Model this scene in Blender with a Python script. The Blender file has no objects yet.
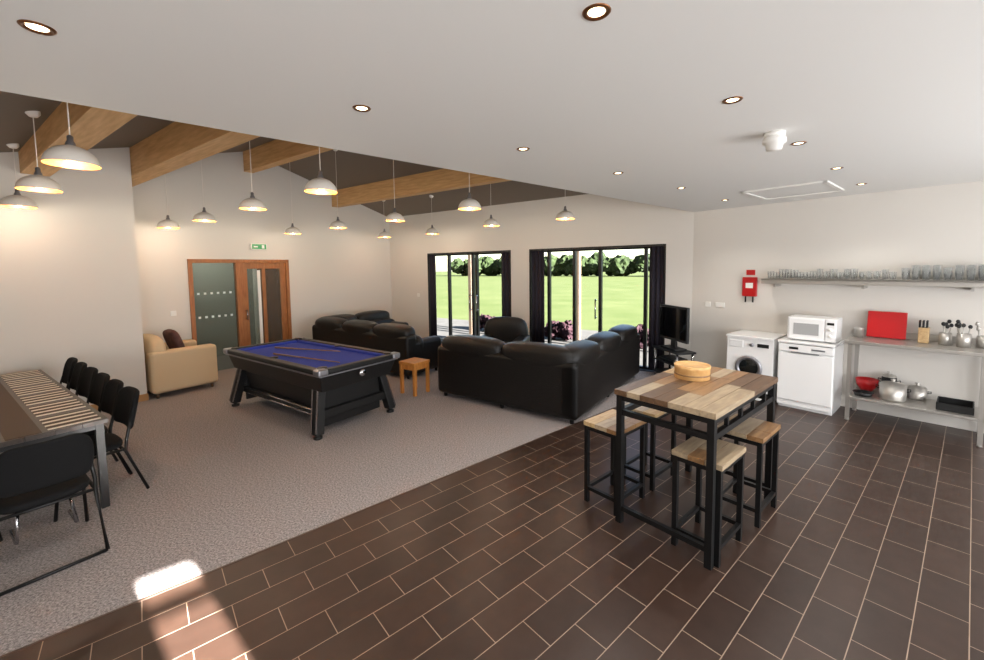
import bpy, bmesh, math, random
from mathutils import Matrix, Vector
random.seed(4)
S=bpy.context.scene
COL=S.collection
H=1.95
# ---------------- camera
cam=bpy.data.cameras.new('camera'); co=bpy.data.objects.new('camera',cam); COL.objects.link(co)
cam.sensor_width=36; cam.lens=36*411/984; cam.shift_y=-34/984; cam.clip_start=.05; cam.clip_end=500
co.matrix_world=Matrix.Translation((0,0,H))@Matrix.Rotation(math.radians(86),4,'X')@Matrix.Rotation(math.radians(-0.72),4,'Z')
S.camera=co
S.view_settings.view_transform='Standard'
S.view_settings.look='None'
S.view_settings.exposure=0.18

# ---------------- materials
def lin(c):
    return tuple(((v/255)/12.92 if v/255<=.04045 else ((v/255+.055)/1.055)**2.4) for v in c)+(1,)
def mat(name,c,rough=.5,metal=0,emis=None,es=0,noise=None,bump=0,bscale=50,coat=0,stretch=None,spec=.5):
    m=bpy.data.materials.new(name); m.use_nodes=True; nt=m.node_tree; b=nt.nodes['Principled BSDF']
    b.inputs['Base Color'].default_value=lin(c); b.inputs['Roughness'].default_value=rough; b.inputs['Metallic'].default_value=metal
    b.inputs['Specular IOR Level'].default_value=spec
    b.inputs['Coat Weight'].default_value=coat
    if emis: b.inputs['Emission Color'].default_value=lin(emis); b.inputs['Emission Strength'].default_value=es
    if noise or bump:
        tc=nt.nodes.new('ShaderNodeTexCoord'); mp=nt.nodes.new('ShaderNodeMapping'); nt.links.new(tc.outputs['Object'],mp.inputs[0])
        if stretch: mp.inputs['Scale'].default_value=stretch
    if noise:
        c2,sc=noise
        n=nt.nodes.new('ShaderNodeTexNoise'); n.inputs['Scale'].default_value=sc; n.inputs['Detail'].default_value=6
        r=nt.nodes.new('ShaderNodeValToRGB'); r.color_ramp.elements[0].position=.3; r.color_ramp.elements[1].position=.7
        r.color_ramp.elements[0].color=lin(c); r.color_ramp.elements[1].color=lin(c2)
        nt.links.new(mp.outputs[0],n.inputs['Vector']); nt.links.new(n.outputs[0],r.inputs[0]); nt.links.new(r.outputs[0],b.inputs['Base Color'])
    if bump:
        n=nt.nodes.new('ShaderNodeTexNoise'); n.inputs['Scale'].default_value=bscale; n.inputs['Detail'].default_value=4
        bp=nt.nodes.new('ShaderNodeBump'); bp.inputs['Strength'].default_value=bump; bp.inputs['Distance'].default_value=.01
        nt.links.new(mp.outputs[0],n.inputs['Vector']); nt.links.new(n.outputs[0],bp.inputs['Height']); nt.links.new(bp.outputs[0],b.inputs['Normal'])
    return m
M_wall=mat('wall_paint',(212,207,200),.75,bump=.05,bscale=180)
M_ceil=mat('ceiling_paint',(226,224,220),.8)
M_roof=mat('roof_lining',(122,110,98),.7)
M_white=mat('white_plastic',(235,233,228),.35)
M_appl=mat('appliance_white',(236,236,236),.25,coat=.3)
M_black=mat('black_metal',(12,12,13),.45,metal=.2)
M_blackp=mat('black_plastic',(11,11,12),.5)
M_leather=mat('black_leather',(13,10,9),.42,bump=.25,bscale=60,spec=.4)
M_leather2=mat('grey_leather',(24,23,24),.4,bump=.2,bscale=60,spec=.4)
M_fabric=mat('black_fabric',(17,17,18),.85,bump=.3,bscale=400,spec=.2)
M_cream=mat('cream_fabric',(210,184,148),.85,bump=.3,bscale=300)
M_steel=mat('stainless_steel',(182,178,172),.38,metal=.75)
M_chrome=mat('chrome',(200,200,205),.15,metal=1)
M_dchrome=mat('satin_silver',(150,150,155),.35,metal=.8)
M_blue=mat('blue_baize',(30,56,160),.9,bump=.2,bscale=500)
M_wood1=mat('oak_light',(188,160,118),.4,noise=((160,128,88),6),stretch=(1,8,8))
M_wood2=mat('oak_mid',(150,114,76),.4,noise=((118,86,56),6),stretch=(1,8,8))
M_wood3=mat('oak_grey',(142,124,102),.4,noise=((170,150,122),6),stretch=(1,8,8))
M_wood4=mat('oak_dark',(100,74,52),.4,noise=((80,58,40),6),stretch=(1,8,8))
M_tabled=mat('table_dark',(58,49,43),.4,noise=((76,64,56),5),stretch=(1,8,8))
M_beam=mat('beam_timber',(226,184,128),.6,noise=((200,154,100),3),stretch=(1,10,10))
M_otab=mat('orange_pine',(206,138,66),.45,noise=((180,112,50),5),stretch=(6,6,1))
M_door=mat('door_timber',(168,110,62),.4,noise=((140,86,46),5),stretch=(6,6,1))
M_red=mat('red_plastic',(180,14,20),.35)
M_frame=mat('dark_window_frame',(22,22,25),.4,metal=.2)
M_curt=mat('dark_curtain',(30,25,38),.8)
M_dglass=mat('dark_glass',(16,20,20),.05,coat=.5)
M_screen=mat('tv_screen',(10,10,12),.08,coat=.6)
M_bulb=mat('bulb_glow',(255,230,190),.5,emis=(255,214,150),es=12)
M_spotb=mat('downlight_glow',(255,230,190),.5,emis=(255,226,180),es=7)
M_copper=mat('bronze_trim',(120,78,48),.3,metal=.8)
M_shade=mat('shade_white',(224,218,210),.45)
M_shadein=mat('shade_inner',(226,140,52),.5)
M_pad=mat('grass',(47,56,28),.9,noise=((58,64,38),.4),bump=.3,bscale=8,spec=.05)
M_patio=mat('patio_paving',(60,59,58),.8,noise=((52,51,49),3),spec=.1)
M_leafg=mat('foliage_green',(14,22,8),.8,noise=((26,36,14),1.2),spec=.1)
M_leafp=mat('foliage_purple',(20,9,14),.8,noise=((34,18,23),9),spec=.1)
M_stripeL=mat('placemat_cream',(236,228,214),.8)
M_stripeD=mat('placemat_brown',(84,70,60),.8)
M_green=mat('exit_green',(20,130,70),.4,emis=(20,130,70),es=.3)
M_skirt=mat('skirting_oak',(176,128,76),.45)
M_bamboo=mat('bamboo',(210,168,110),.5,noise=((190,144,88),20))
M_dotw=mat('frosted_dots',(215,222,218),.5)
M_post=mat('post_timber',(74,60,46),.6,noise=((60,48,36),6),stretch=(8,8,1))

def glassmat(name,tint=(1,1,1,1),k=.12,dif=0):
    m=bpy.data.materials.new(name); m.use_nodes=True; nt=m.node_tree; nt.nodes.clear()
    o=nt.nodes.new('ShaderNodeOutputMaterial'); mx=nt.nodes.new('ShaderNodeMixShader'); t=nt.nodes.new('ShaderNodeBsdfTransparent'); g=nt.nodes.new('ShaderNodeBsdfGlossy')
    t.inputs[0].default_value=tint; g.inputs['Roughness'].default_value=.03
    lw=nt.nodes.new('ShaderNodeLayerWeight'); lw.inputs[0].default_value=k
    nt.links.new(lw.outputs['Fresnel'],mx.inputs[0]); nt.links.new(t.outputs[0],mx.inputs[1]); nt.links.new(g.outputs[0],mx.inputs[2])
    last=mx
    if dif:
        d=nt.nodes.new('ShaderNodeBsdfDiffuse'); m2=nt.nodes.new('ShaderNodeMixShader'); m2.inputs[0].default_value=dif
        d.inputs[0].default_value=(.9,.9,.9,1)
        nt.links.new(mx.outputs[0],m2.inputs[1]); nt.links.new(d.outputs[0],m2.inputs[2]); last=m2
    nt.links.new(last.outputs[0],o.inputs[0])
    return m
M_glass=glassmat('window_glass')
M_tgl=glassmat('partition_glass',(.72,.76,.72,1),.2,.04)
M_tumbler=glassmat('tumbler_glass',(.97,.98,.98,1),.13,.05)

# tile & carpet
def tilemat():
    m=bpy.data.materials.new('floor_tiles'); m.use_nodes=True; nt=m.node_tree; b=nt.nodes['Principled BSDF']
    tc=nt.nodes.new('ShaderNodeTexCoord'); mp=nt.nodes.new('ShaderNodeMapping'); mp.inputs['Location'].default_value=(.1,.07,0)
    br=nt.nodes.new('ShaderNodeTexBrick'); br.offset=.5
    br.inputs['Scale'].default_value=1; br.inputs['Brick Width'].default_value=.4; br.inputs['Row Height'].default_value=.2
    br.inputs['Mortar Size'].default_value=.0024; br.inputs['Mortar Smooth'].default_value=.1
    br.inputs['Color1'].default_value=lin((62,45,37)); br.inputs['Color2'].default_value=lin((51,37,31)); br.inputs['Mortar'].default_value=lin((158,138,120))
    nt.links.new(tc.outputs['Object'],mp.inputs[0]); nt.links.new(mp.outputs[0],br.inputs['Vector'])
    n=nt.nodes.new('ShaderNodeTexNoise'); n.inputs['Scale'].default_value=9; n.inputs['Detail'].default_value=8
    nt.links.new(tc.outputs['Object'],n.inputs['Vector'])
    mx=nt.nodes.new('ShaderNodeMix'); mx.data_type='RGBA'; mx.blend_type='MULTIPLY'; mx.inputs[0].default_value=.5
    rp=nt.nodes.new('ShaderNodeValToRGB'); rp.color_ramp.elements[0].position=.3; rp.color_ramp.elements[0].color=(.6,.58,.56,1); rp.color_ramp.elements[1].position=.7
    nt.links.new(n.outputs[0],rp.inputs[0]); nt.links.new(br.outputs['Color'],mx.inputs[6]); nt.links.new(rp.outputs[0],mx.inputs[7])
    nt.links.new(mx.outputs[2],b.inputs['Base Color']); b.inputs['Roughness'].default_value=.34; b.inputs['Specular IOR Level'].default_value=.42
    bp=nt.nodes.new('ShaderNodeBump'); bp.inputs['Strength'].default_value=.3; bp.inputs['Distance'].default_value=.003; bp.invert=True
    nt.links.new(br.outputs['Fac'],bp.inputs['Height']); nt.links.new(bp.outputs[0],b.inputs['Normal'])
    return m
M_tile=tilemat()
def carpetmat():
    m=bpy.data.materials.new('carpet'); m.use_nodes=True; nt=m.node_tree; b=nt.nodes['Principled BSDF']
    tc=nt.nodes.new('ShaderNodeTexCoord'); n=nt.nodes.new('ShaderNodeTexNoise'); n.inputs['Scale'].default_value=70; n.inputs['Detail'].default_value=8; n.inputs['Roughness'].default_value=.8
    r=nt.nodes.new('ShaderNodeValToRGB'); r.color_ramp.elements[0].position=.38; r.color_ramp.elements[1].position=.62
    r.color_ramp.elements[0].color=lin((94,89,89)); r.color_ramp.elements[1].color=lin((188,179,177))
    nt.links.new(tc.outputs['Object'],n.inputs['Vector']); nt.links.new(n.outputs[0],r.inputs[0]); nt.links.new(r.outputs[0],b.inputs['Base Color'])
    b.inputs['Roughness'].default_value=.95; b.inputs['Specular IOR Level'].default_value=.1
    bp=nt.nodes.new('ShaderNodeBump'); bp.inputs['Strength'].default_value=.4; bp.inputs['Distance'].default_value=.01
    nt.links.new(n.outputs[0],bp.inputs['Height']); nt.links.new(bp.outputs[0],b.inputs['Normal'])
    return m
M_carpet=carpetmat()

# ---------------- frames
AK=math.radians(40.46); AB=math.atan2(.578,-.816)
KF=Matrix.Rotation(AK,4,'Z')
CX,CY=-2.81,11.46
BF=Matrix.Translation((CX,CY,0))@Matrix.Rotation(AB,4,'Z')
def bw(b,t,z=0): return BF@Vector((b,t,z))
def kw(x,y,z=0): return KF@Vector((x,y,z))
def tob(x,y):
    v=BF.inverted()@Vector((x,y,0)); return v.x,v.y

def finish(me,name,m,parent=None,mw=None,smooth=False,bevel=0,seg=2,sub=0):
    for mm in (m if isinstance(m,(list,tuple)) else [m]): me.materials.append(mm)
    o=bpy.data.objects.new(name,me); COL.objects.link(o)
    if parent: o.parent=parent
    if mw is not None: o.matrix_local=mw
    if smooth:
        for p in me.polygons: p.use_smooth=True
    if bevel:
        b=o.modifiers.new('bevel','BEVEL'); b.width=bevel; b.segments=seg; b.limit_method='ANGLE'; b.angle_limit=math.radians(40)
        for p in me.polygons: p.use_smooth=True
        if hasattr(b,'harden_normals'): b.harden_normals=True
    if sub:
        s=o.modifiers.new('sub','SUBSURF'); s.levels=sub; s.render_levels=sub
    return o
def group(name,mw):
    e=bpy.data.objects.new(name,None); e.empty_display_size=.1; COL.objects.link(e); e.matrix_world=mw; return e
def at(x,y,z=0,a=0): return Matrix.Translation((x,y,z))@Matrix.Rotation(a,4,'Z')
def atB(b,t,z=0,a=0): return BF@at(b,t,z,a)
def atK(x,y,z=0,a=0): return KF@at(x,y,z,a)
def addbox(bm,x0,x1,y0,y1,z0,z1,mi=0):
    v=[bm.verts.new(p) for p in ((x0,y0,z0),(x1,y0,z0),(x1,y1,z0),(x0,y1,z0),(x0,y0,z1),(x1,y0,z1),(x1,y1,z1),(x0,y1,z1))]
    for f in ((3,2,1,0),(4,5,6,7),(0,1,5,4),(1,2,6,5),(2,3,7,6),(3,0,4,7)):
        q=bm.faces.new([v[i] for i in f]); q.material_index=mi
def tomesh(bm,name='m'):
    me=bpy.data.meshes.new(name); bm.normal_update(); bm.to_mesh(me); bm.free(); return me
def boxes(name,bl,m,parent=None,mw=None,bevel=0,seg=2):
    bm=bmesh.new()
    for b in bl: addbox(bm,*b)
    return finish(tomesh(bm,name),name,m,parent,mw,bevel=bevel,seg=seg)
def box(name,c,s,m,parent=None,bevel=0,seg=2,rot=None,taper=None):
    bm=bmesh.new(); addbox(bm,-s[0]/2,s[0]/2,-s[1]/2,s[1]/2,-s[2]/2,s[2]/2)
    if taper:
        for v in bm.verts:
            if v.co.z<0: v.co.x*=taper[0]; v.co.y*=taper[1]
    mw=Matrix.Translation(c)
    if rot: mw=mw@Matrix.Rotation(rot[2],4,'Z')@Matrix.Rotation(rot[1],4,'Y')@Matrix.Rotation(rot[0],4,'X')
    return finish(tomesh(bm,name),name,m,parent,mw,bevel=bevel,seg=seg)
def pillow(name,c,s,m,parent=None,rot=None,puff=.35):
    bm=bmesh.new(); bmesh.ops.create_cube(bm,size=2)
    bmesh.ops.subdivide_edges(bm,edges=bm.edges[:],cuts=4,use_grid_fill=True)
    for v in bm.verts:
        x,y,z=v.co
        q=Vector((x,y,z)); n=(abs(x)**6+abs(y)**6+abs(z)**6)**(1/6)
        q=q/n
        bul=lambda a,b:(1-puff*.22*(a*a+b*b)/2)
        v.co=Vector((q.x*s[0]/2*bul(y,z),q.y*s[1]/2*bul(x,z),q.z*s[2]/2*bul(x,y)))
    mw=Matrix.Translation(c)
    if rot: mw=mw@Matrix.Rotation(rot[2],4,'Z')@Matrix.Rotation(rot[1],4,'Y')@Matrix.Rotation(rot[0],4,'X')
    return finish(tomesh(bm,name),name,m,parent,mw,smooth=True,sub=1)
def addtube(bm,pts,r,n=8,mi=0,closed=False):
    pts=[Vector(p) for p in pts]; rings=[]
    for i,p in enumerate(pts):
        if i==0: d=pts[1]-p
        elif i==len(pts)-1: d=p-pts[-2]
        else: d=(pts[i+1]-p).normalized()+(p-pts[i-1]).normalized()
        d.normalize(); ref=Vector((0,0,1)) if abs(d.z)<.9 else Vector((1,0,0))
        u=d.cross(ref).normalized(); w=d.cross(u).normalized()
        rr=r[i] if isinstance(r,(list,tuple)) else r
        rings.append([bm.verts.new(p+u*rr*math.cos(2*math.pi*k/n)+w*rr*math.sin(2*math.pi*k/n)) for k in range(n)])
    for a,b in zip(rings,rings[1:]):
        off=min(range(n),key=lambda o:(a[0].co-b[o].co).length)
        rev=(a[1].co-b[(off+1)%n].co).length>(a[1].co-b[(off-1)%n].co).length
        bb=[b[(off+(-k if rev else k))%n] for k in range(n)]
        for k in range(n):
            f=bm.faces.new((a[k],a[(k+1)%n],bb[(k+1)%n],bb[k])); f.material_index=mi; f.smooth=True
        b[:]=bb
    for rg in (rings[0],rings[-1]):
        f=bm.faces.new(rg); f.material_index=mi
def tubes(name,lst,r,m,parent=None,n=8,mw=None):
    bm=bmesh.new()
    for p in lst: addtube(bm,p,r,n)
    bmesh.ops.recalc_face_normals(bm,faces=bm.faces[:])
    return finish(tomesh(bm),name,m,parent,mw)
def addlathe(bm,prof,c=(0,0,0),n=24,mi=0):
    rings=[]
    for r,z in prof:
        if r<1e-5: rings.append([bm.verts.new((c[0],c[1],c[2]+z))])
        else: rings.append([bm.verts.new((c[0]+r*math.cos(2*math.pi*k/n),c[1]+r*math.sin(2*math.pi*k/n),c[2]+z)) for k in range(n)])
    for a,b in zip(rings,rings[1:]):
        for k in range(n):
            if len(a)==1 and len(b)==1: continue
            if len(a)==1: f=bm.faces.new((a[0],b[(k+1)%n],b[k]))
            elif len(b)==1: f=bm.faces.new((a[k],a[(k+1)%n],b[0]))
            else: f=bm.faces.new((a[k],a[(k+1)%n],b[(k+1)%n],b[k]))
            f.smooth=True; f.material_index=mi
def lathe(name,prof,m,parent=None,c=(0,0,0),n=24,mw=None):
    bm=bmesh.new(); addlathe(bm,prof,c,n)
    return finish(tomesh(bm),name,m,parent,mw)
def prism(name,poly,x0,x1,m,mw):
    bm=bmesh.new(); a=[bm.verts.new((x0,y,z)) for y,z in poly]; b=[bm.verts.new((x1,y,z)) for y,z in poly]
    bm.faces.new(a); bm.faces.new(b[::-1]); n=len(poly)
    for i in range(n): bm.faces.new((a[i],b[i],b[(i+1)%n],a[(i+1)%n]))
    bmesh.ops.recalc_face_normals(bm,faces=bm.faces[:])
    return finish(tomesh(bm),name,m,None,mw)
def polyslab(name,pts,z0,z1,m,mw=Matrix()):
    bm=bmesh.new(); inv=mw.inverted(); P=[inv@Vector((p[0],p[1],0)) for p in pts]
    a=[bm.verts.new((p.x,p.y,z0)) for p in P]; b=[bm.verts.new((p.x,p.y,z1)) for p in P]
    bm.faces.new(a); bm.faces.new(b); n=len(P)
    for i in range(n): bm.faces.new((a[i],a[(i+1)%n],b[(i+1)%n],b[i]))
    bmesh.ops.recalc_face_normals(bm,faces=bm.faces[:])
    return finish(tomesh(bm),name,m,None,mw)

# ---------------- ROOM SHELL
XR=7.18; YE=3.13; XL=-2.6; YB=-2.6; HC=2.84; TL=9.3; WL=-7.65
boxes('floor',[(XL-.2,XR+.2,YB-.2,YE,-.2,0)],M_tile,mw=KF)
pts=[kw(XL,YE),kw(XR,YE),bw(0,0),bw(.2,0),bw(.2,TL),bw(-5.25,TL)]
polyslab('floor_carpet',pts,-.2,0,M_carpet)
boxes('trim_1',[(XL,XR,YE-.008,YE+.008,-.01,.003)],mat('threshold_strip',(86,68,58),.4,metal=.3),mw=KF)
boxes('ceiling',[(XL-.2,XR+.2,YB-.2,YE,HC,HC+.12)],M_ceil,mw=KF)
boxes('wall_fascia',[(XL,XR+.1,YE-.12,YE-.001,HC+.12,4.6)],M_wall,mw=KF)
boxes('wall_right',[(XR,XR+.2,YB-.2,YE,0,HC)],M_wall,mw=KF)
WZ=2.2; SX0,SX1=.82,1.12
boxes('wall_back',[(XL-.2,SX0,YB-.2,YB,0,HC),(SX0,SX1,YB-.2,YB,WZ,HC),(SX1,XR+.2,YB-.2,YB,0,HC)],M_wall,mw=KF)
g=group('window_3',KF)
boxes('frame',[(SX0,SX1,YB-.12,YB-.06,2.02,2.06),(SX0,SX1,YB-.12,YB-.06,0,.05)],M_frame,g)
boxes('glass',[(SX0,SX1,YB-.093,YB-.087,.05,WZ)],M_glass,g)
boxes('wall_left',[(XL-.2,XL,YB-.2,YE+.3,0,HC+.4)],M_wall,mw=KF)
def zr(t): return 3.35+.275*min(t,3.63)-.275*max(0,t-3.63)
boxes('wall_lounge_side',[(-5.6,.2,TL,TL+.2,0,2.78)],M_wall,mw=BF)
WT=2.3
W1=(-7.2,-4.46); W2=(-3.95,-1.44)
boxes('wall_window',[(WL-.3,W1[0],-.28,0,0,3.35),(W1[1],W2[0],-.28,0,0,3.35),(W2[1],.2,-.28,0,0,3.35),(W1[0],W1[1],-.28,0,WT,3.35),(W2[0],W2[1],-.28,0,WT,3.35)],M_wall,mw=BF)
D0,D1,DZ=2.90,4.785,2.17
prism('wall_rear',[(-.28,0),(D0,0),(D0,DZ),(D1,DZ),(D1,0),(TL,0),(TL,zr(TL)),(3.63,zr(3.63)),(0,zr(0)),(-.28,zr(0))],0,.2,M_wall,BF)
prism('wall_pier',[(5.76,0),(TL,0),(TL,zr(TL)),(5.76,zr(5.76))],-1.07,-.0,M_wall,BF)
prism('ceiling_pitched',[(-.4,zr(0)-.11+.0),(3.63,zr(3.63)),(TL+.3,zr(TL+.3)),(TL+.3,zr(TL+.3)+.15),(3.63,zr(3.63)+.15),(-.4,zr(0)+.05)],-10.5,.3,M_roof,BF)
for i,(t,zb,x1,hw) in enumerate([(1.67,3.45,0,.09),(3.63,3.93,0,.09),(5.62,3.36,0,.13),(6.72,3.2,-1.07,.13),(8.3,2.8,-1.07,.1)]):
    boxes('roof_beam' if i==0 else 'roof_beam.%03d'%i,[(-9.6,x1,t-hw,t+hw,zb,zr(t)+.02)],M_beam,mw=BF,bevel=.006)
boxes('baseboard_rear',[(-.018,0,0,D0-.0,0,.1),(-.018,0,D1,5.76,0,.1)],M_skirt,mw=BF)
boxes('baseboard_pier',[(-1.088,-1.07,5.75,TL,0,.1)],M_skirt,mw=BF)
boxes('baseboard_window',[(WL,W1[0],0,.018,0,.1),(W1[1],W2[0],0,.018,0,.1),(W2[1],0,0,.018,0,.1)],M_skirt,mw=BF)

# rear doors
g=group('door_1',BF)
fr=[(-.03,.08,D0,D0+.07,0,DZ),(-.03,.08,D1-.07,D1,0,DZ),(-.03,.08,D0,D1,DZ-.07,DZ),(-.03,.08,3.88,3.98,0,DZ-.07)]
boxes('frame',fr,M_door,g,bevel=.004)
boxes('leaf_frame',[(0,.05,2.97,3.09,.0,2.1),(0,.05,3.76,3.88,0,2.1),(0,.05,3.09,3.76,1.98,2.1),(0,.05,3.09,3.76,0,.2),(0,.05,3.40,3.47,.2,1.98)],M_door,g,bevel=.004)
boxes('leaf_glass',[(.02,.03,3.09,3.76,.2,1.98)],M_tgl,g)
boxes('side_glass',[(.03,.04,3.98,D1-.07,.0,2.1)],M_tgl,g)
bm=bmesh.new()
for j in range(6):
    for zz in (1.05,1.5): addbox(bm,.02,.028,4.06+j*.11,4.1+j*.11,zz,zz+.04)
finish(tomesh(bm),'manifestation_dots',M_dotw,g)
boxes('blind',[(.012,.018,3.5,3.56,.25,1.95)],M_white,g)
tubes('handle',[[(-.06,3.82,.95),(-.06,3.82,1.15)],[(-.06,3.82,.97),(.0,3.82,.97)],[(-.06,3.82,1.13),(0,3.82,1.13)]],.012,M_chrome,g)
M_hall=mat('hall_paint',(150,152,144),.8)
boxes('wall_hall',[(1.6,1.7,1.6,5.6,0,2.6),(.2,1.7,1.5,1.6,0,2.6),(.2,1.7,5.5,5.6,0,2.6)],M_hall,mw=BF)
boxes('ceiling_hall',[(.2,1.7,1.5,5.6,2.6,2.7)],M_hall,mw=BF)
boxes('floor_hall',[(.2,1.7,1.5,5.6,-.2,0)],M_carpet,mw=BF)
g=group('door_2',BF)
boxes('leaf',[(1.55,1.6,2.0,2.85,0,2.05)],M_door,g,bevel=.005)
boxes('frame',[(1.53,1.6,1.92,2.0,0,2.12),(1.53,1.6,2.85,2.93,0,2.12),(1.53,1.6,1.92,2.93,2.05,2.12)],M_white,g,bevel=.004)
l=bpy.data.lights.new('hall_fill','POINT'); l.energy=26; l.color=(1,.95,.88); l.shadow_soft_size=.1  # fill lamp added in the hall to lighten the door panes, no fitting
o=bpy.data.objects.new('hall_fill_light',l); COL.objects.link(o); o.matrix_world=atB(.9,3.9,2.45)
g=group('exit_sign',BF)
boxes('housing',[(-.05,0,3.36,3.68,2.37,2.5)],M_white,g,bevel=.008)
boxes('legend',[(-.056,-.05,3.38,3.66,2.385,2.485)],M_green,g)
boxes('arrow',[(-.06,-.056,3.55,3.63,2.42,2.445),(-.06,-.056,3.42,3.47,2.4,2.47)],M_white,g)
boxes('light_switch',[(-.015,0,5.0,5.09,1.15,1.24)],M_white,mw=BF,bevel=.004)
boxes('wall_socket',[(-1.12,-1.03,0,.015,1.2,1.29),],M_white,mw=BF,bevel=.004)
boxes('wall_socket.001',[(XR-.015,XR,2.6,2.74,1.25,1.33)],M_white,mw=KF,bevel=.004)
boxes('wall_socket.002',[(XR-.015,XR,2.82,2.9,1.25,1.33)],M_white,mw=KF,bevel=.004)

# windows
def window(name,x0,x1,mull,transoms,door=None):
    g=group(name,BF); f=.045
    L=[(x0,x0+f,-.2,-.12,0,WT),(x1-f,x1,-.2,-.12,0,WT),(x0,x1,-.2,-.12,WT-f,WT),(x0,x1,-.2,-.12,0,.05)]
    for m in mull: L.append((m-.03,m+.03,-.2,-.12,0,WT))
    boxes('frame',L,M_frame,g,bevel=.004)
    boxes('glass',[(x0+f,x1-f,-.163,-.157,.05,WT-f)],M_glass,g)
    boxes('sill',[(x0,x1,-.27,-.0,-.01,.012)],M_frame,g)
    boxes('reveal_trim',[(x0-.02,x0+.01,-.12,.005,0,WT),(x1-.01,x1+.02,-.12,.005,0,WT),(x0-.02,x1+.02,-.12,.005,WT-.01,WT+.025)],M_frame,g)
    if door:
        hs=[]
        for m in door: hs+= [[(m,-.06,.9),(m,-.06,1.3)],[(m,-.12,.93),(m,-.06,.93)],[(m,-.12,1.27),(m,-.06,1.27)]]
        tubes('handles',hs,.014,M_chrome,g)
    return g
window('window_1',W1[0],W1[1],[-4.84,-5.42,-5.97,-6.84],[],door=[-5.9])
window('window_2',W2[0],W2[1],[-3.66,-2.9,-2.78,-2.02],[],door=[-2.94,-2.74])
def curtain(name,x0,x1):
    bm=bmesh.new(); n=40; rows=[]
    for z in (.03,1.2,2.28):
        rows.append([bm.verts.new((x0+(x1-x0)*i/n,-.04+.022*math.sin(i/n*(x1-x0)/.085*2*math.pi)*(1.1-.15*z),z)) for i in range(n+1)])
    for a,b in zip(rows,rows[1:]):
        for i in range(n):
            f=bm.faces.new((a[i],a[i+1],b[i+1],b[i])); f.smooth=True
    o=finish(tomesh(bm),name,M_curt,None,BF); s=o.modifiers.new('s','SOLIDIFY'); s.thickness=.006
curtain('curtain',-7.18,-6.93); curtain('curtain.001',-4.78,-4.48); curtain('curtain.002',-3.93,-3.72); curtain('curtain.003',-1.66,-1.46)

# ---------------- OUTSIDE
boxes('garden_lawn',[(-160,160,-200,-4.5,-.35,-.25)],M_pad,mw=BF)
boxes('patio',[(-14,8,-4.5,-.28,-.25,-.06)],M_patio,mw=BF)
def foliage(name,mw,blobs,m,r=.3,sub=3,zmin=None):
    bm=bmesh.new()
    for (x,y,z,s) in blobs:
        res=bmesh.ops.create_icosphere(bm,subdivisions=sub,radius=s,matrix=Matrix.Translation((x,y,z)))
        for v in res['verts']:
            d=(v.co-Vector((x,y,z))).normalized()
            v.co+=d*s*random.uniform(-r,r)
            if zmin is not None: v.co.z=max(v.co.z,zmin)
    return finish(tomesh(bm),name,m,None,mw)
for i in range(9):
    bl=[]
    for j in range(30):
        s=random.uniform(.9,2.1); bl.append((-100+i*18+j*.6,-78+random.uniform(-3,3),s*.7+random.uniform(0,1.7),s))
    foliage('tree_row' if i==0 else 'tree_row.%03d'%i,BF,bl,M_leafg,.22,zmin=-.245)
for i,(b,t) in enumerate([(-6.1,-2.6),(-3.9,-2.6),(-1.4,-2.8),(-8.2,-3)]):
    bl=[(random.uniform(-.38,.38),random.uniform(-.25,.25),random.uniform(.1,.4),random.uniform(.06,.13)) for k in range(60)]
    foliage('purple_shrub' if i==0 else 'purple_shrub.%03d'%i,atB(b,t,-.06),bl,M_leafp,.5,sub=2,zmin=.004)
for i,b in enumerate((-4.72,-1.3,-8.1)):
    boxes('veranda_post' if i==0 else 'veranda_post.%03d'%i,[(b-.06,b+.06,-2.0,-1.88,-.06,3.2)],M_post,mw=BF,bevel=.01)

# ---------------- CEILING FITTINGS
def spot(name,x,y):
    g=group(name,Matrix.Translation((x,y,HC)))
    lathe('trim',[(.030,.01),(.034,-.004),(.044,-.006),(.05,-.001),(.05,.004)],M_copper,g)
    lathe('lamp',[(0,-.002),(.022,-.003),(.03,0),(.03,.004)],M_spotb,g)
    l=bpy.data.lights.new('spot','SPOT'); l.energy=34; l.spot_size=math.radians(125); l.spot_blend=.8; l.color=(1,.95,.88); l.shadow_soft_size=.04
    o=bpy.data.objects.new('beam',l); COL.objects.link(o); o.parent=g; o.location=(0,0,-.03)
for i,(x,y) in enumerate([(-1.64,1.56),(.38,1.51),(-.71,2.35),(1.32,2.30),(.25,3.18),(1.23,4.03),(2.21,4.84),(2.29,3.12),(3.26,3.94),(4.21,4.74),(3.25,5.78)]):
    spot('recessed_downlight' if i==0 else 'recessed_downlight.%03d'%i,x,y)
g=group('smoke_detector',Matrix.Translation((1.94,2.87,HC))@Matrix.Scale(1.15,4))
lathe('base',[(0,0),(.055,0),(.055,-.02),(.045,-.025)],M_white,g)
lathe('head',[(.045,-.02),(.06,-.035),(.06,-.06),(.045,-.07),(.04,-.1),(.0,-.105)],M_white,g)
g=group('ceiling_hatch',Matrix.Translation((3.69,5.1,HC))@Matrix.Rotation(AK,4,'Z'))
boxes('frame',[(-.45,.45,-.42,-.38,-.02,0),(-.45,.45,.38,.42,-.02,0),(-.45,-.41,-.42,.42,-.02,0),(.41,.45,-.42,.42,-.02,0)],M_white,g,bevel=.003)
boxes('panel',[(-.41,.41,-.38,.38,-.008,0)],M_ceil,g)
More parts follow.
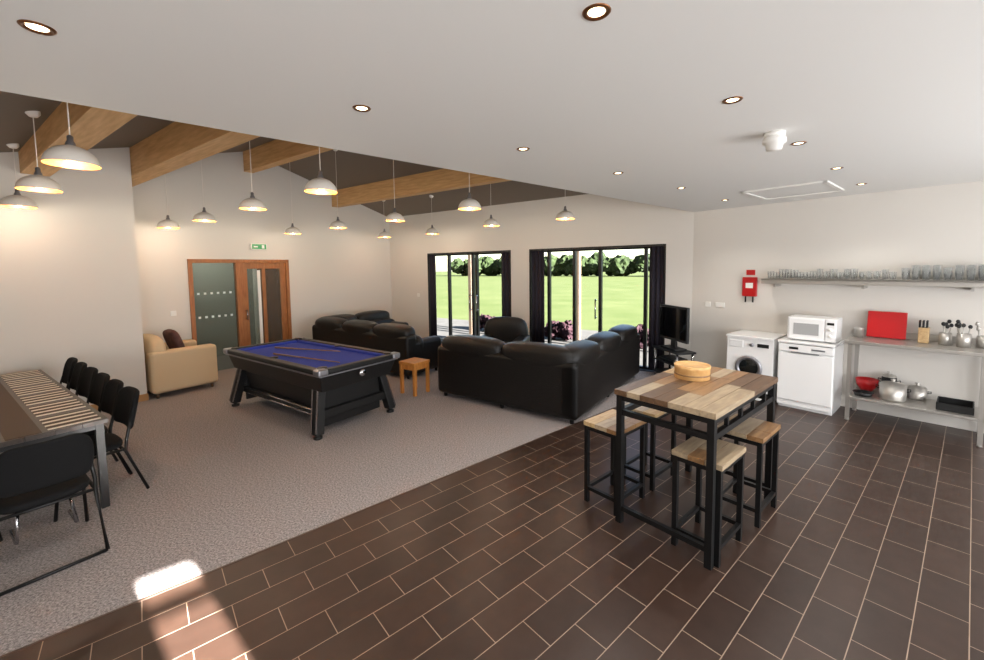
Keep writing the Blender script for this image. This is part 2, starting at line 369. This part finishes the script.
PL=[(-3.0,3.01,2.72),(-4.2,3.89,2.72),(-5.51,4.86,2.72),(-5.3,6.82,2.66),(-4.43,6.43,2.72),(-3.0,5.25,2.72),(-3.98,8.32,2.67),(-1.69,4.16,2.72),(-2.87,7.79,2.72),(-2.6,10.1,2.71),(-1.56,6.75,2.72),(-1.34,9.41,2.72),(-.28,5.49,2.72),(0,7.77,2.72),(1.21,6.78,2.72)]
R=.152
for i,(x,y,z) in enumerate(PL):
    g=group('pendant_lamp' if i==0 else 'pendant_lamp.%03d'%i,Matrix.Translation((x,y,z)))
    out=[(R,0)]+[(R*math.cos(a),.135*math.sin(a)) for a in [math.radians(d) for d in (10,20,30,40,50,60,70,78)]]+[(.025,.137)]
    lathe('shade_outer',out,M_shade,g,n=28)
    inn=[(r-.004 if r>.01 else r,zz-.003) for r,zz in out]; inn[0]=(R,0)
    lathe('shade_inner',inn[::-1],M_shadein,g,n=28)
    lathe('cap',[(.028,.13),(.028,.15),(.018,.17),(.018,.2),(.006,.21)],M_dchrome,g,n=16)
    b,t=tob(x,y); top=zr(t)-z
    tubes('cord',[[(0,0,.2),(0,0,top)]],.004,M_shade,g,n=6)
    lathe('ceiling_rose',[(0,top-.05),(.03,top-.045),(.05,top-.02),(.05,top+.02)],M_white,g,n=16)
    lathe('bulb',[(0,-.0),(.02,.006),(.03,.03),(.02,.06),(.012,.08)],M_bulb,g,n=12)
    l=bpy.data.lights.new('glow','POINT'); l.energy=11.5; l.color=(1,.84,.64); l.shadow_soft_size=.03
    o=bpy.data.objects.new('glow',l); COL.objects.link(o); o.parent=g; o.location=(0,0,-.035)

# ---------------- FURNITURE
pc=tob(-2.57,5.66)
g=group('pool_table',atB(pc[0],pc[1]))
L,W=2.4,1.17
boxes('cloth',[(-L/2+.12,L/2-.12,-W/2+.12,W/2-.12,.74,.775)],M_blue,g)
boxes('cushion_rails',[(-L/2+.09,L/2-.09,-W/2+.09,-W/2+.16,.76,.805),(-L/2+.09,L/2-.09,W/2-.16,W/2-.09,.76,.805),(-L/2+.09,-L/2+.16,-W/2+.1,W/2-.1,.76,.805),(L/2-.16,L/2-.09,-W/2+.1,W/2-.1,.76,.805)],M_blue,g,bevel=.012)
boxes('top_rails',[(-L/2,L/2,-W/2,-W/2+.1,.76,.82),(-L/2,L/2,W/2-.1,W/2,.76,.82),(-L/2,-L/2+.1,-W/2,W/2,.76,.82),(L/2-.1,L/2,-W/2,W/2,.76,.82)],M_blackp,g,bevel=.015,seg=3)
cs=[]
for sx in (-1,1):
    for sy in (-1,1):
        cs.append((sx*(L/2-.05)-.065,sx*(L/2-.05)+.065,sy*(W/2-.05)-.065,sy*(W/2-.05)+.065,.75,.83))
boxes('corner_caps',cs,M_dchrome,g,bevel=.025,seg=3)
bm=bmesh.new()
for x in (-L/2+.11,0,L/2-.11):
    for sy in (-1,1):
        addlathe(bm,[(0,.001),(.055,0),(.055,-.01)],c=(x,sy*(W/2-.11),.831 if x else .822),n=16)
finish(tomesh(bm),'pockets',M_black,g)
box('apron',(0,0,.65),(L-.06,W-.06,.22),M_blackp,g,bevel=.01,taper=(.94,.9))
box('silver_band',(0,0,.745),(L-.03,W-.03,.014),M_dchrome,g)
box('ball_box',(0,0,.40),(L-.55,W-.26,.4),M_blackp,g,bevel=.01,taper=(.92,.85))
for sx in (-1,1):
    for sy in (-1,1):
        x0=sx*(L/2-.26); x1=sx*(L/2-.16); y0=sy*(W/2-.16); y1=sy*(W/2-.05)
        bm=bmesh.new(); addbox(bm,-.06,.06,-.05,.05,0,.6)
        for v in bm.verts:
            k=1-v.co.z/.6; v.co.x+= x0+(x1-x0)*k; v.co.y+= y0+(y1-y0)*k; v.co.z+=.05
        finish(tomesh(bm),'leg',M_blackp,g,bevel=.01)
        bm=bmesh.new()
        for o in (-.05,.05):
            addtube(bm,[(x0+o,y0+sy*.05,.62),(x1+o,y1+sy*.05,.08)],.014)
        finish(tomesh(bm),'leg_strip',M_chrome,g)
        lathe('foot',[(0,0),(.05,0),(.05,.025),(.02,.03),(.02,.07),(0,.07)],M_blackp,g,c=(x1,y1,0),n=16)
bl=[]
for sx in (-1,1): bl.append((sx*(L/2-.2)-.04,sx*(L/2-.2)+.04,-W/2+.12,W/2-.12,.2,.3))
for sy in (-1,1): bl.append((-L/2+.2,L/2-.2,sy*(W/2-.17)-.03,sy*(W/2-.17)+.03,.2,.28))
boxes('stretchers',bl,M_blackp,g,bevel=.01)
tubes('stretcher_strips',[[(-L/2+.25,sy*(W/2-.135),zz),(L/2-.25,sy*(W/2-.135),zz)] for sy in (-1,1) for zz in (.21,.27)],.010,M_chrome,g)
for sx in (-1,1): boxes('end_panel',[(sx*(L/2-.25)-.02,sx*(L/2-.25)+.02,-W/2+.16,W/2-.16,.08,.62)],M_blackp,g,bevel=.01)
lathe('emblem',[(0,.02),(.04,.018),(.045,0)],M_chrome,g,n=20,mw=Matrix.Translation((-L/2+.02,0,.68))@Matrix.Rotation(math.radians(-90),4,'Y'))
def cue(name,a,b):
    tubes(name,[[a,b]],[.006,.013],M_wood2,None,mw=g.matrix_world.copy())
cue('pool_cue',(-.9,.12,.795),(.35,.3,.795)); cue('pool_cue.001',(-.3,-.3,.795),(.8,.05,.795))

def lsofa(name,mw,L1,L2,m,h=.9,d=.92):
    g=group(name,mw)
    bt=.26
    box('base_x',(L1/2,d/2,.2),(L1-.04,d-.06,.28),m,g,bevel=.05,seg=3)
    box('base_y',(d/2,L2/2+d/4,.2),(d-.06,L2-d/2-.04,.28),m,g,bevel=.05,seg=3)
    n1=max(2,round((L1-d*.5)/.75)); n2=max(2,round((L2-d*.5)/.75))
    box('back_x',(L1/2,bt/2,.42),(L1,bt,.72),m,g,bevel=.07,seg=4)
    box('back_y',(bt/2,L2/2,.42),(bt,L2,.72),m,g,bevel=.07,seg=4)
    w1=(L1-.1)/n1
    for i in range(n1):
        pillow('head_x',(.05+w1*(i+.5),.17,h-.16),(w1*1.03,.36,.34),m,g,puff=.55,rot=(.1,0,0))
        pillow('back_cushion_x',(.12+w1*(i+.5),.36,.56),(w1*.98,.22,.38),m,g,puff=.6)
    w2=(L2-.1)/n2
    for i in range(n2):
        pillow('head_y',(.17,.05+w2*(i+.5),h-.16),(.36,w2*1.03,.34),m,g,puff=.55)
        pillow('back_cushion_y',(.36,.12+w2*(i+.5),.56),(.22,w2*.98,.38),m,g,puff=.6)
    s1=(L1-d-.2)/max(1,n1-1)
    for i in range(max(1,n1-1)): pillow('seat_x',(d+s1*(i+.5),.6,.38),(s1,.66,.2),m,g,puff=.5)
    s2=(L2-d-.2)/max(1,n2-1)
    for i in range(max(1,n2-1)): pillow('seat_y',(.6,d+s2*(i+.5),.38),(.66,s2,.2),m,g,puff=.5)
    pillow('seat_corner',(.62,.62,.38),(.66,.66,.2),m,g,puff=.5)
    box('arm_x',(L1-.12,d/2+.02,.36),(.24,d-.04,.6),m,g,bevel=.08,seg=4)
    box('arm_y',(d/2+.02,L2-.12,.36),(d-.04,.24,.6),m,g,bevel=.08,seg=4)
    bm=bmesh.new()
    for x,y in ((.1,.1),(L1-.1,.1),(L1-.1,d-.1),(.1,L2-.1),(d-.1,L2-.1),(L1/2,.1),(.1,L2/2)): addlathe(bm,[(0,0),(.025,0),(.03,.1),(0,.1)],c=(x,y,0),n=10)
    finish(tomesh(bm),'feet',M_blackp,g)
    return g
lsofa('corner_sofa',atB(-6.93,3.2,0,math.radians(-90)),2.75,2.28,M_leather,h=.94)
lsofa('corner_sofa.001',atB(-.7,2.85,0,math.radians(180)),2.95,2.0,M_leather,h=.93)
def armchair(name,mw,m,w=.95,d=.85,ah=.68,bh=.9):
    g=group(name,mw)
    box('base',(0,0,.2),(d-.06,w-.06,.26),m,g,bevel=.03)
    pillow('seat',(.08,0,.4),(d-.25,w-.42,.2),m,g,puff=.4)
    pillow('back',(-d/2+.13,0,.5),(.26,w-.04,bh-.1),m,g,puff=.35)
    for sy in (-1,1): box('arm',(0.0,sy*(w/2-.11),.08+(ah-.08)/2),(d,.22,ah-.08),m,g,bevel=.05,seg=4)
    bm=bmesh.new()
    for x in (-d/2+.08,d/2-.08):
        for y in (-w/2+.08,w/2-.08): addlathe(bm,[(0,0),(.02,0),(.028,.09),(0,.09)],c=(x,y,0),n=10)
    finish(tomesh(bm),'feet',M_wood4,g)
    return g
armchair('cream_armchair',atB(-.66,5.27,0,math.radians(-90)),M_cream,w=1.04,d=.9,ah=.72,bh=1.0)
M_cush=mat('cushion_dark',(54,26,26),.8,noise=((92,58,50),12))
pillow('scatter_cushion',(0,0,0),(.14,.5,.42),M_cush,None).matrix_world=atB(-.7,5.27,.79,math.radians(-90))@Matrix.Rotation(-.3,4,'Y')
armchair('recliner_chair',atB(-4.5,1.15,0,math.radians(110)),M_leather2,w=.95,d=.85,ah=.6,bh=1.02)
g=group('side_table',atB(-4.24,3.25))
boxes('top',[(-.17,.17,-.17,.17,.47,.51)],M_otab,g,bevel=.005)
boxes('legs',[(sx*.14-.022,sx*.14+.022,sy*.14-.022,sy*.14+.022,0,.47) for sx in (-1,1) for sy in (-1,1)],M_otab,g)
boxes('apron',[(-.14,.14,-.15,-.13,.39,.47),(-.14,.14,.13,.15,.39,.47),(-.15,-.13,-.14,.14,.39,.47),(.13,.15,-.14,.14,.39,.47)],M_otab,g)
TM=atB(-7.45,.40,0,math.radians(46))
g=group('television',TM)
box('screen_body',(0,0,.98),(.05,.74,.58),M_blackp,g,bevel=.008)
box('screen',(.027,0,.985),(.004,.69,.5),M_screen,g)
box('neck',(-.01,0,.65),(.04,.12,.14),M_blackp,g); box('foot',(0,0,.56),(.22,.4,.025),M_blackp,g,bevel=.005)
g=group('tv_stand',TM)
for z in (.12,.33,.53): box('shelf',(0,0,z),(.34,.7,.03),M_blackp,g,bevel=.005)
tubes('posts',[[(x,y,0),(x,y,.54)] for x in (-.14,.14) for y in (-.3,.3)],.02,M_chrome,g)
box('dvd_player',(0,0,.375),(.26,.4,.055),M_blackp,g,bevel=.005)

WM=[M_wood1,M_wood2,M_wood3,M_wood4,M_tabled]
def planks(name,x0,x1,y0,y1,z0,z1,rows,parent,pieces=(1,3),pal=(0,1,2,3)):
    bm=bmesh.new(); dy=(y1-y0)/rows; last=-1
    for r in range(rows):
        k=random.randint(*pieces); cuts=[x0]+sorted(x0+(x1-x0)*(j+1+random.uniform(-.25,.25))/k for j in range(k-1))+[x1]
        for a,b in zip(cuts,cuts[1:]):
            addbox(bm,a+.001,b-.001,y0+dy*r+.001,y0+dy*(r+1)-.001,z0,z1,random.choice(pal))
    return finish(tomesh(bm),name,WM,parent,bevel=.002,seg=1)
BT=Matrix.Translation((1.61,3.15,0))@Matrix.Rotation(AK,4,'Z')
def sq(bm,x,y,z0,z1,w=.018): addbox(bm,x-w,x+w,y-w,y+w,z0,z1)
g=group('bar_table',BT)
planks('top',-.62,.62,-.36,.36,.99,1.03,7,g,(2,3),(0,1,2,2,3,1))
bm=bmesh.new(); a,b=.585,.325; w=.02
for sx in (-1,1):
    for sy in (-1,1): sq(bm,sx*a,sy*b,0,.99,.022)
for z in (.97,.86):
    for sy in (-1,1): addbox(bm,-a,a,sy*b-w+.003,sy*b+w-.003,z-w,z+w)
    for sx in (-1,1): addbox(bm,sx*a-w+.003,sx*a+w-.003,-b,b,z-w,z+w)
for sx in (-1,1): addbox(bm,sx*a-.016,sx*a+.016,-b,b,.1,.135)
for sx in (-.35,-.1,.15,.4):
    for sy in (-1,1): addbox(bm,sx-.012,sx+.012,sy*b-.012,sy*b+.012,.87,.96)
finish(tomesh(bm),'frame',M_black,g)
def stool(name,mw):
    g=group(name,mw); a,b=.19,.14
    planks('seat',-.21,.21,-.165,.165,.645,.68,3,g,(1,2),(0,0,2,2,1))
    bm=bmesh.new()
    for sx in (-1,1):
        for sy in (-1,1): sq(bm,sx*a,sy*b,0,.645,.016)
    for z in (.628,.12):
        for sy in (-1,1): addbox(bm,-a,a,sy*b-.014,sy*b+.014,z-.014,z+.014)
        for sx in (-1,1): addbox(bm,sx*a-.014,sx*a+.014,-b,b,z-.014,z+.014)
    finish(tomesh(bm),'frame',M_black,g)
stool('bar_stool',BT@at(-.35,.52)); stool('bar_stool.001',BT@at(-.34,-.215)); stool('bar_stool.002',BT@at(.31,-.25)); stool('bar_stool.003',BT@at(.2,.52))
g=group('round_wooden_box',BT@at(.12,.11,1.03))
lathe('body',[(0,0),(.13,0),(.133,.005),(.133,.08),(.136,.083),(.136,.108),(.128,.11),(.12,.1),(0,.098)],M_bamboo,g,n=40)
lathe('lid_band',[(.1342,.03),(.136,.032),(.136,.04),(.1342,.042)],M_wood2,g,n=40)

g=group('dining_table',atB(-2.9,7.32))
planks('top',-1.52,1.52,-.46,.46,.715,.75,6,g,(1,1),(4,4,4))
bm=bmesh.new()
for sx in (-1,1):
    for sy in (-1,1): sq(bm,sx*1.46,sy*.41,0,.715,.025)
for sy in (-1,1): addbox(bm,-1.46,1.46,sy*.41-.02,sy*.41+.02,.67,.715)
for sx in (-1,1): addbox(bm,sx*1.46-.02,sx*1.46+.02,-.41,.41,.67,.715)
finish(tomesh(bm),'frame',M_black,g)
def placemat(name,mw):
    g2=group(name,mw)
    bl=[];bd=[]
    x=-.2; i=0
    for wd in (.03,.07,.045,.07,.045,.07,.045,.025):
        (bd if i%2 else bl).append((x,x+wd,-.15,.15,0,.004)); x+=wd; i+=1
    boxes('cream_stripes',bl,M_stripeL,g2); boxes('brown_stripes',bd,M_stripeD,g2)
k=0
for i in range(6):
    for sy in (-1,1):
        placemat('placemat' if k==0 else 'placemat.%03d'%k,atB(-2.9-1.27+i*.508,7.32+sy*.275,.7505)); k+=1
boxes('table_runner',[(-1.5,1.5,-.09,.09,.7505,.754)],M_stripeD,mw=atB(-2.9,7.32))
def chair(name,mw,legm=M_black,sled=False):
    g=group(name,mw)
    pillow('seat',(0.01,0,.455),(.46,.46,.08),M_fabric,g,puff=.3)
    bm=bmesh.new(); n=10; R=[]
    for z,wd in ((.56,.8),(.6,.98),(.7,1.0),(.8,.98),(.86,.85),(.885,.6)):
        R.append([(z,(-.235*wd)+(.47*wd)*i/n) for i in range(n+1)])
    def P(z,y,o): return (-.22-(z-.5)*.22-.04*(1-(y/.235)**2)+o,y,z)
    for o,fl in ((.022,False),(-.022,True)):
        V=[[bm.verts.new(P(z,y,o)) for z,y in r] for r in R]
        for a,b in zip(V,V[1:]):
            for i in range(n): bm.faces.new((a[i],a[i+1],b[i+1],b[i]))
        if not fl: VF=V
        else: VB=V
    def strip(A,B):
        for i in range(len(A)-1): bm.faces.new((A[i],A[i+1],B[i+1],B[i]))
    strip(VF[0],VB[0]); strip(VF[-1],VB[-1]); strip([r[0] for r in VF],[r[0] for r in VB]); strip([r[-1] for r in VF],[r[-1] for r in VB])
    bmesh.ops.recalc_face_normals(bm,faces=bm.faces[:])
    finish(tomesh(bm),'backrest',M_fabric,g,smooth=True,sub=1)
    T=[]
    for sy in (-1,1):
        y=sy*.235
        T.append([(-.33,sy*.25,.012),(-.2,y,.40),(-.21,y,.5),(-.27,sy*.2,.72)])
        T.append([(.25,sy*.25,.012),(.2,y,.42),(-.18,y,.42)])
    T.append([(.18,-.235,.415),(.18,.235,.415)]); T.append([(-.19,-.235,.415),(-.19,.235,.415)])
    if sled:
        T.append([(-.33,-.25,.012),(-.33,.25,.012)])
    tubes('frame',T,.012,legm,g,n=8)
    if sled: tubes('chrome_rails',[[(-.1,sy*.12,.41),(-.12,sy*.14,.2),(.1,sy*.14,.2)] for sy in (-1,1)],.012,M_chrome,g)
k=0
def nc():
    global k; k+=1; return 'dining_chair' if k==1 else 'dining_chair.%03d'%(k-1)
for i in range(6): chair(nc(),atB(-4.08+i*.47,6.95,0,math.radians(90+random.uniform(-4,4))))
for i in range(6): chair(nc(),atB(-4.08+i*.47,7.71,0,math.radians(-90+random.uniform(-4,4))))
chair(nc(),atB(-4.78,7.30,0,0),M_black,True)

# ---------------- KITCHEN
g=group('dishwasher',atK(6.56,1.09))
box('body',(.3,.3,.46),(.58,.595,.84),M_appl,g,bevel=.006)
box('plinth',(.32,.3,.05),(.52,.58,.1),M_appl,g)
box('door_panel',(0.0,.3,.44),(.03,.585,.64),M_appl,g,bevel=.008)
box('control_panel',(0.0,.3,.83),(.035,.585,.1),M_appl,g,bevel=.008)
box('handle_recess',(-.016,.3,.775),(.012,.3,.014),M_dchrome,g)
box('buttons',(-.02,.16,.83),(.006,.14,.02),M_dchrome,g); box('display',(-.02,.42,.83),(.006,.1,.03),M_blackp,g)
box('worktop',(.29,.3,.905),(.62,.605,.03),M_appl,g,bevel=.006)
g=group('washing_machine',atK(6.56,1.74))
box('body',(.3,.3,.45),(.58,.595,.88),M_appl,g,bevel=.008)
box('worktop',(.29,.3,.905),(.62,.605,.03),M_appl,g,bevel=.006)
RX=Matrix.Rotation(math.radians(-90),4,'Y')
lathe('door_ring',[(.16,.0),(.175,.02),(.165,.04),(.13,.045),(.12,.02)],M_dchrome,g,n=36,mw=Matrix.Translation((.01,.3,.47))@RX)
lathe('door_glass',[(0,.035),(.08,.03),(.125,.02)],M_dglass,g,n=36,mw=Matrix.Translation((.01,.3,.47))@RX)
box('drawer',(.008,.47,.80),(.02,.18,.1),M_appl,g,bevel=.006)
lathe('dial',[(0,.03),(.025,.03),(.03,0)],M_dchrome,g,n=20,mw=Matrix.Translation((.015,.27,.80))@RX)
box('display',(.008,.13,.80),(.012,.14,.05),M_blackp,g)
box('filter_flap',(.008,.1,.09),(.012,.12,.08),M_appl,g,bevel=.004)
g=group('microwave_oven',atK(6.66,1.10,.921))
box('body',(.19,.26,.16),(.36,.52,.30),M_appl,g,bevel=.008)
box('door',(0.0,.31,.16),(.02,.38,.28),M_appl,g,bevel=.008)
box('door_window',(-.012,.31,.16),(.006,.27,.15),mat('mesh_window',(165,165,165),.2),g)
box('control_panel',(0.0,.055,.16),(.02,.1,.28),M_appl,g,bevel=.005)
box('display',(-.012,.055,.25),(.005,.07,.03),M_blackp,g)
for z in (.17,.09): lathe('knob',[(0,.02),(.02,.02),(.024,0)],M_white,g,n=18,mw=Matrix.Translation((-.01,.055,z))@RX)
boxes('feet',[(.05,.08,.05,.08,0,.01),(.05,.08,.44,.47,0,.01),(.3,.33,.05,.08,0,.01),(.3,.33,.44,.47,0,.01)],M_blackp,g)
ZT=1.0; ZS=.3
g=group('steel_workbench',KF)
x0,x1,y0,y1=6.56,7.16,-.2,1.0
boxes('worktop',[(x0,x1,y0,y1,ZT-.04,ZT),(x1-.015,x1,y0,y1,ZT,ZT+.08)],M_steel,g,bevel=.004)
boxes('undershelf',[(x0+.03,x1-.02,y0+.04,y1-.04,ZS-.03,ZS)],M_steel,g,bevel=.004)
bm=bmesh.new()
for x in (x0+.05,x1-.06):
    for y in (y0+.08,y1-.05): addbox(bm,x-.02,x+.02,y-.02,y+.02,.02,ZT-.04); addlathe(bm,[(0,0),(.025,0),(.018,.03),(0,.03)],c=(x,y,0),n=10)
finish(tomesh(bm),'legs',M_steel,g)
g=group('wall_shelf',KF); SZ=1.74
boxes('shelf',[(6.84,7.17,-.45,2.0,SZ-.03,SZ),(6.84,6.86,-.45,2.0,SZ-.075,SZ)],M_steel,g,bevel=.004)
boxes('back_lip',[(7.155,7.17,-.45,2.0,SZ,SZ+.03)],M_steel,g)
boxes('brackets',[(6.9,7.17,y-.012,y+.012,SZ-.12,SZ-.03) for y in (1.85,.9,0,-.35)],M_steel,g)
bm=bmesh.new()
for i in range(19):
    y=1.92-i*.071
    hh=random.choice((.09,.12,.13,.1))
    for x in (6.93,7.05):
        h=hh+random.uniform(-.004,.004); rr=random.choice((.9,1.0)); addlathe(bm,[(0,.004),(.020*rr,.004),(.029*rr,h),(.0305*rr,h),(.022*rr,0),(0,0)],c=(x,y+random.uniform(-.006,.006),SZ+.001),n=14)
for i in range(11):
    y=.53-i*.085
    for x in (6.93,7.06): h=.17 if i%4 else .14; addlathe(bm,[(0,.005),(.026,.005),(.036,h),(.038,h),(.029,0),(0,0)],c=(x,y,SZ+.001),n=16)
finish(tomesh(bm),'drinking_glasses',M_tumbler,None,KF)
g=group('fire_blanket',KF)
box('case',(XR-.03,2.24,1.6),(.05,.2,.3),M_red,g,bevel=.012)
box('label',(XR-.058,2.24,1.62),(.004,.1,.08),M_white,g)
boxes('pull_tapes',[(XR-.05,XR-.04,2.18,2.2,1.36,1.45),(XR-.05,XR-.04,2.28,2.3,1.36,1.45)],M_blackp,g)
box('sign',(XR-.004,2.24,1.82),(.006,.12,.08),M_red,g)
zt=ZT+.001
g=group('chopping_board',atK(7.05,.68,zt))
box('board',(0,0,.17),(.015,.36,.33),M_red,g,bevel=.01,rot=(0,.18,0))
g=group('knife_block',atK(6.98,.35,zt))
box('block',(0,0,.09),(.13,.09,.18),M_wood1,g,bevel=.006)
boxes('knife_handles',[(-.05+.045*i,-.03+.045*i,-.03+.03*j,-.015+.03*j,.18,.26) for i in range(3) for j in range(3)],M_blackp,g,bevel=.003)
def pot_utens(name,x,y,h=.14,r=.05):
    g=group(name,atK(x,y,zt))
    lathe('holder',[(0,0),(r,0),(r,h),(r-.004,h),(r-.004,.005),(0,.005)],M_steel,g,n=24)
    T=[]
    for i in range(6):
        a=random.uniform(0,6.28); T.append([(0.3*r*math.cos(a),.3*r*math.sin(a),.01),(r*1.1*math.cos(a),r*1.1*math.sin(a),h+.07+random.uniform(0,.07))])
    tubes('utensils',T,.005,M_steel,g,n=6)
    bm=bmesh.new()
    for t in T: bmesh.ops.create_icosphere(bm,subdivisions=2,radius=.018,matrix=Matrix.Translation(t[1])@Matrix.Diagonal((.5,1,1.3,1)))
    finish(tomesh(bm),'utensil_heads',random.choice((M_blackp,M_steel)),g,smooth=True)
pot_utens('utensil_holder',6.95,.18); pot_utens('utensil_holder.001',6.9,.04,.15,.055); pot_utens('utensil_holder.002',6.98,-.1,.13,.05)
g=group('tea_caddy',atK(6.95,.92,zt))
lathe('body',[(0,0),(.045,0),(.045,.1),(.047,.102),(.047,.12),(.03,.13),(0,.132)],M_steel,g)
zs=ZS+.001
def pot(name,x,y,r,h,m,lid=True):
    g=group(name,atK(x,y,zs))
    lathe('body',[(0,0),(r*.95,0),(r,.02),(r,h),(r-.004,h),(r-.006,.01),(0,.008)],m,g,n=32)
    if lid: lathe('lid',[(r*1.02,h),(r*.9,h+.02),(.02,h+.035),(.015,h+.05),(.025,h+.065),(0,h+.07)],M_steel,g,n=32)
    tubes('handles',[[(0,r,h*.8),(0,r+.03,h*.85),(0.0,r+.03,h*.7),(0,r,h*.65)],[(0,-r,h*.8),(0,-r-.03,h*.85),(0,-r-.03,h*.7),(0,-r,h*.65)]],.006,M_blackp,g)
pot('cooking_pot',6.80,.57,.12,.18,M_steel); pot('cooking_pot.001',7.04,.38,.085,.13,M_steel); pot('cooking_pot.002',7.06,.63,.07,.22,M_blackp)
g=group('frying_pan',atK(6.76,.83,zs))
lathe('pan',[(0,0),(.08,0),(.1,.045),(.096,.045),(.078,.006),(0,.006)],M_blackp,g,n=32)
tubes('handle',[[(-.096,0,.035),(-.15,.0,.06)]],.01,M_blackp,g)
lathe('mixing_bowl',[(0,.0),(.05,0),(.1,.08),(.115,.16),(.11,.16),(.095,.08),(.045,.006),(0,.006)],M_red,None,n=32,mw=atK(7.02,.83,zs))
g=group('baking_tray',atK(6.86,.07,zs))
boxes('base',[(-.17,.17,-.14,.14,0,.006),(-.17,-.16,-.14,.14,0,.08),(.16,.17,-.14,.14,0,.08),(-.17,.17,-.14,-.13,0,.08),(-.17,.17,.13,.14,0,.08)],M_blackp,g,bevel=.003)

# ---------------- LIGHT
def area(name,x0,x1,z0,z1,e,col=(.95,.97,1)):
    boxes('fill_backing_'+name,[(x0-.05,x1+.05,YB,YB+.02,z0-.05,z1+.05)],M_white,mw=KF)  # white backing panel added behind the fill lamp, on solid wall
    l=bpy.data.lights.new(name,'AREA'); l.shape='RECTANGLE'; l.size=x1-x0; l.size_y=z1-z0; l.energy=e; l.color=col
    o=bpy.data.objects.new('fill_light_'+name,l); COL.objects.link(o)  # added soft fill lamp behind the camera, no window here
    o.matrix_world=KF@Matrix.Translation(((x0+x1)/2,YB+.05,(z0+z1)/2))@Matrix.Rotation(math.radians(90),4,'X')
    return o
area('east',1.6,6.6,.5,2.2,205); area('west',-2.2,.3,.5,2.2,135)
s=bpy.data.lights.new('sun','SUN'); s.energy=150; s.angle=math.radians(.6); s.color=(1,.96,.9)
so=bpy.data.objects.new('sun',s); COL.objects.link(so)
d=KF.to_3x3()@Vector((-.157,.988,0)); d.normalize(); d=Vector((d.x,d.y,-math.tan(math.radians(19.6)))).normalized()
so.rotation_euler=d.to_track_quat('-Z','Y').to_euler()
w=bpy.data.worlds.new('world'); S.world=w; w.use_nodes=True; nt=w.node_tree
sk=nt.nodes.new('ShaderNodeTexSky'); sk.sky_type='NISHITA'; sk.sun_disc=False; sk.sun_elevation=math.radians(30); sk.sun_rotation=math.radians(200)
nt.links.new(sk.outputs[0],nt.nodes['Background'].inputs[0]); nt.nodes['Background'].inputs[1].default_value=.4
